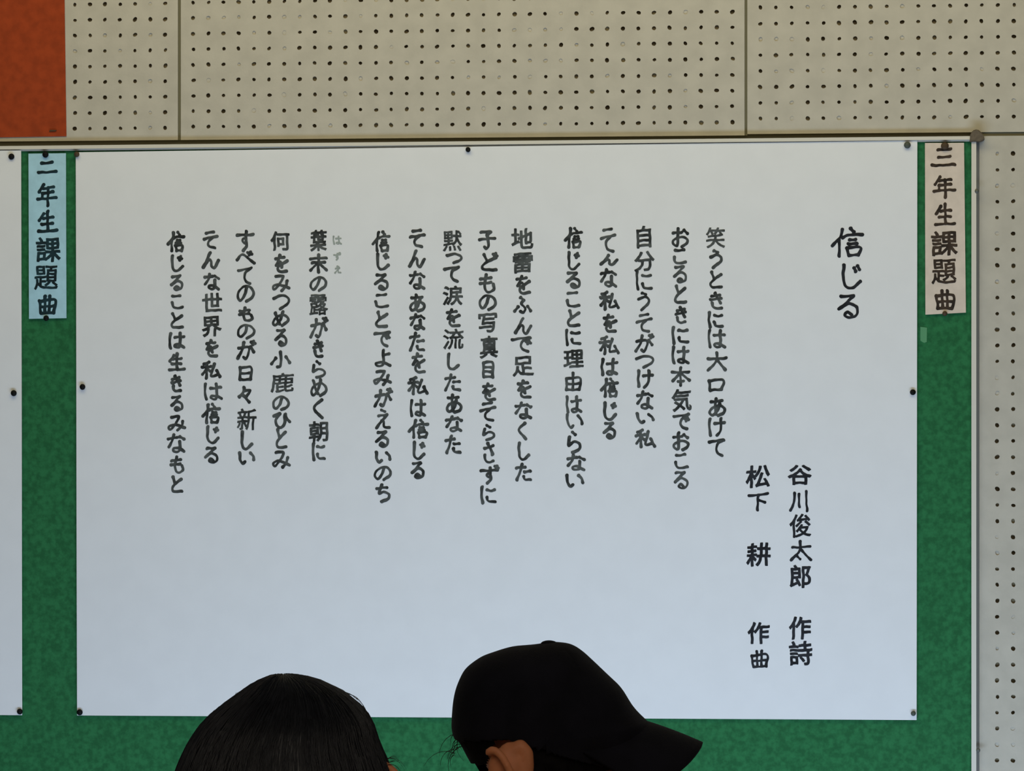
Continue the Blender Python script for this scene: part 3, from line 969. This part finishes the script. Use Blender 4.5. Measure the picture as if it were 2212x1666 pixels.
V, F = dome_mesh(0.084, 0.0, lambda x, y, z: z > band(x), 0.0012)
cap = local_obj('cap', V, F, M_cap, boy)
sol = cap.modifiers.new('cloth', 'SOLIDIFY')
sol.thickness = 0.0022
sol.offset = -1
cap['label'] = 'dark navy peaked cap'

# curved peak of the cap
V, F = [], []
NA, NB = 40, 14
ax_a = Vector((math.cos(math.radians(-17)), 0, math.sin(math.radians(-17))))
ax_n = Vector((math.sin(math.radians(17)), 0, math.cos(math.radians(17))))
rx, rz = uv(1392, 1556)
tip_u, tip_v = uv(1520, 1598)
LEN = math.hypot(tip_u - rx, tip_v - rz)
for side in (0, 1):
    for j in range(NB + 1):
        s = j / NB
        for i in range(NA + 1):
            t = -1 + 2 * i / NA
            back = 0.085 * (1 - math.sqrt(max(0.0, 1 - (0.97 * t) ** 2)))
            fwd = LEN * s * (1 - 0.16 * t * t - 0.24 * t ** 6)
            p = Vector((rx, 0, rz)) + ax_a * (fwd - back * (1 - 0.58 * s)) - ax_n * (0.054 * t * t * (0.72 + .28 * s) + 0.004 * s * s + side * 0.0030)
            V.append((p.x, 0.079 * t * (1 - 0.04 * s), p.z + Z1))
S = (NA + 1) * (NB + 1)
for j in range(NB):
    for i in range(NA):
        a = j * (NA + 1) + i
        F.append((a, a + 1, a + NA + 2, a + NA + 1))
        F.append((S + a, S + a + NA + 1, S + a + NA + 2, S + a + 1))
rim_ = list(range(NA + 1)) + [j * (NA + 1) + NA for j in range(1, NB + 1)] + [NB * (NA + 1) + NA - i for i in range(1, NA + 1)] + [(NB - j) * (NA + 1) for j in range(1, NB)]
for k in range(len(rim_)):
    a, c = rim_[k], rim_[(k + 1) % len(rim_)]
    F.append((a, S + a, S + c, c))
o = local_obj('peak', V, F, M_cap, cap)
bpy.context.view_layer.update()
bm = bmesh.new()
c = uv(1186, 1391)
add_ball(bm, Vector((c[0], 0, Z1 + c[1])), (0.0085, 0.0085, 0.0035))
o = bm_obj('button', bm, M_cap, None, True)
o.parent = cap


def hair_keep(x, y, z):
    if z > 0.03:
        return False
    lim_b = np.interp(x, [-.10, -.082, -.076, -.060, -.056, -.050, -.030, -.020, -.014, -.011, -.009, .06, .075], [-.02, -.026, -.027, -.0255, -.010, .002, .004, -.001, -.022, -.036, -.10, -.085, .05])
    return z > lim_b if y < 0.02 else (z > -0.07 and x < 0.06)


V, F = dome_mesh(0.0795, -0.0025, hair_keep)
hair_b = local_obj('hair', V, F, M_hair_short, boy)
lines = []
for k in range(420):                                     # short strands over the nape and the temples
    t = random.uniform(0.0, 1.0)
    psi = random.uniform(-1.35, 0.7)
    u, v = ring_pt(t)
    x, y, z = dome(u, v, psi, 0.0795, -0.0015)
    if not hair_keep(x, y, z) or not hair_keep(x + (.012 if x < 0 else 0), y, z - .016):
        continue
    ln = []
    for i in range(5):
        f = i / 4
        ln.append((x + .012 * f * (1 if x < 0 else 0.2), y - .0008 * math.sin(3 * f), z - .018 * f + Z1))
    lines.append(ln)
V, F = tubes(lines, 0.0005)
o = local_obj('nape_strands', V, F, M_hair_short, hair_b)
o['kind'] = 'stuff'
lines = []
for k in range(16):                                      # loose wisps behind the head
    p0 = Vector((*uv(random.uniform(980, 1004), random.uniform(1580, 1632)), 0))
    ln = []
    a, l = random.uniform(2.6, 4.0), random.uniform(.012, .034)
    for i in range(7):
        f = i / 6
        ln.append((p0.x + math.cos(a + .9 * f) * l * f, random.uniform(-.001, .001) - .01, p0.y + math.sin(a + .9 * f) * l * f + Z1))
    lines.append(ln)
V, F = tubes(lines, 0.0005)
o = local_obj('loose_strands', V, F, M_hair_fly, hair_b)
o['kind'] = 'stuff'

# --- person with the round black bob, seen from behind
D2 = 3.40
S2 = D2 / FPX
HG = in_view(614, 1700, D2)
girl = None


def girl_ear(bm, hz):
    x = (843 - 614) * S2
    add_ball(bm, Vector((x - .012, .008, hz + (1700 - 1712) * S2)), (.018, .011, .027))
    add_limb(bm, [(x - .02, 0, hz + (1700 - 1668) * S2, .004), (x - .004, -.006, hz + (1700 - 1652) * S2, .0042), (x + .005, -.008, hz + (1700 - 1668) * S2, .0042), (x + .003, -.006, hz + (1700 - 1710) * S2, .0042), (x - .010, 0, hz + (1700 - 1760) * S2, .005)], 10)


girl = person('person', 'person with smooth black hair, seen from behind, left of the cap wearer', HG, 0.0, HG.z, math.radians(8), girl_ear, ears=())
Z2 = HG.z
prof = [(1458, 606, 624), (1459.5, 588, 645), (1463, 576, 662), (1472, 556, 692), (1483, 537, 718), (1495, 520, 740), (1508, 504, 757), (1520, 485, 771), (1545, 455, 794), (1570, 431, 807), (1592, 416, 813), (1612, 404, 820), (1640, 391, 833), (1666, 380, 843), (1720, 366, 850), (1790, 364, 850), (1870, 376, 838), (1930, 392, 822), (1960, 410, 800)]
NR = 96
rows = []
py_all = np.concatenate([np.array([1458, 1459.5, 1461, 1463, 1467]), np.arange(1472, 1961, 8)])
pp = np.array(prof, float)
for py in py_all:
    l, r = np.interp(py, pp[:, 0], pp[:, 1]), np.interp(py, pp[:, 0], pp[:, 2])
    rows.append(((l - 614) * S2, (r - 614) * S2, (1700 - py) * S2))


def bob(i, a):
    l, r, z = rows[i]
    hw = (r - l) / 2
    x = (l + r) / 2 + hw * math.cos(a)
    y = min(hw * 1.08, 0.112) * math.sin(a) + 0.004
    g = 1 + 0.010 * math.sin(a * 23 + z * 12) * min(1, hw / .06) + 0.006 * math.sin(a * 51 + 2 + z * 20)
    g = 1 + (g - 1) * (0.35 + 0.65 * abs(math.sin(a)))
    return x * g, y * g, z


V, F = [(0.0, 0.0, rows[0][2] + .0002 + Z2)], []
for i in range(len(rows)):
    for k in range(NR):
        x, y, z = bob(i, 2 * math.pi * k / NR)
        V.append((x, y, z + Z2))
for k in range(NR):
    F.append((0, 1 + k, 1 + (k + 1) % NR))
for i in range(len(rows) - 1):
    for k in range(NR):
        a, b_ = 1 + i * NR + k, 1 + i * NR + (k + 1) % NR
        mid = 2 * math.pi * (k + .5) / NR
        if math.sin(mid) > 0.62 and rows[i][2] < 0.055:      # the face stays free on the far side
            continue
        F.append((a, a + NR, b_ + NR, b_))
hair_g = local_obj('hair', V, F, M_hair, girl)
sol = hair_g.modifiers.new('hair', 'SOLIDIFY')
sol.thickness = 0.006
sol.offset = -1
hair_g['label'] = 'smooth black hair'
lines = []
for k in range(1500):                                    # combed strands that follow the head
    a = random.uniform(math.pi, 2 * math.pi) if random.random() < .85 else random.uniform(0, math.pi)
    i0 = random.randint(0, 30)
    i1 = min(i0 + random.randint(14, 34), len(rows) - 1)
    if math.sin(a) > 0.55:
        i1 = min(i1, 20)
    ln = []
    da = random.uniform(-.10, .10)
    lift = random.uniform(.0002, .0011)
    for i in np.linspace(i0, i1, 9).astype(int):
        f = (i - i0) / max(1, i1 - i0)
        x, y, z = bob(i, a + da * f)
        n = Vector((x, y, 0.3 * (z + .0))).normalized()
        ln.append((x + n.x * lift, y + n.y * lift, z + .0004 + Z2))
    lines.append(ln)
V, F = tubes(lines, 0.00042)
o = local_obj('combed_strands', V, F, M_hair, hair_g)
o['kind'] = 'stuff'
lines = []
spots = [(752, 1497, 798, 1552, 12), (765, 1504, 802, 1560, 9), (742, 1492, 790, 1536, 8), (770, 1512, 806, 1568, 7), (508, 1506, 514, 1494, 3), (515, 1502, 530, 1488, 3), (500, 1512, 520, 1493, 3),
         (836, 1640, 862, 1640, 8), (838, 1646, 872, 1648, 6), (836, 1636, 878, 1662, 9), (838, 1650, 866, 1670, 7)]
for (xa, ya, xb, yb, bow) in spots:
    for rep in range(2):
        ln = []
        j = [random.uniform(-3, 3) for _ in range(4)]
        for i in range(9):
            f = i / 8
            px = xa + (xb - xa) * f + j[0] * f
            py = ya + (yb - ya) * f - bow * math.sin(math.pi * f) + j[1] * f
            ln.append(((px - 614) * S2 + bow * .00012 * math.sin(math.pi * f), -.01 + .002 * j[2] * f, (1700 - py) * S2 + Z2))
        lines.append(ln)
V, F = tubes(lines, 0.00032)
o = local_obj('loose_strands', V, F, M_hair_fly, hair_g)
o['kind'] = 'stuff'
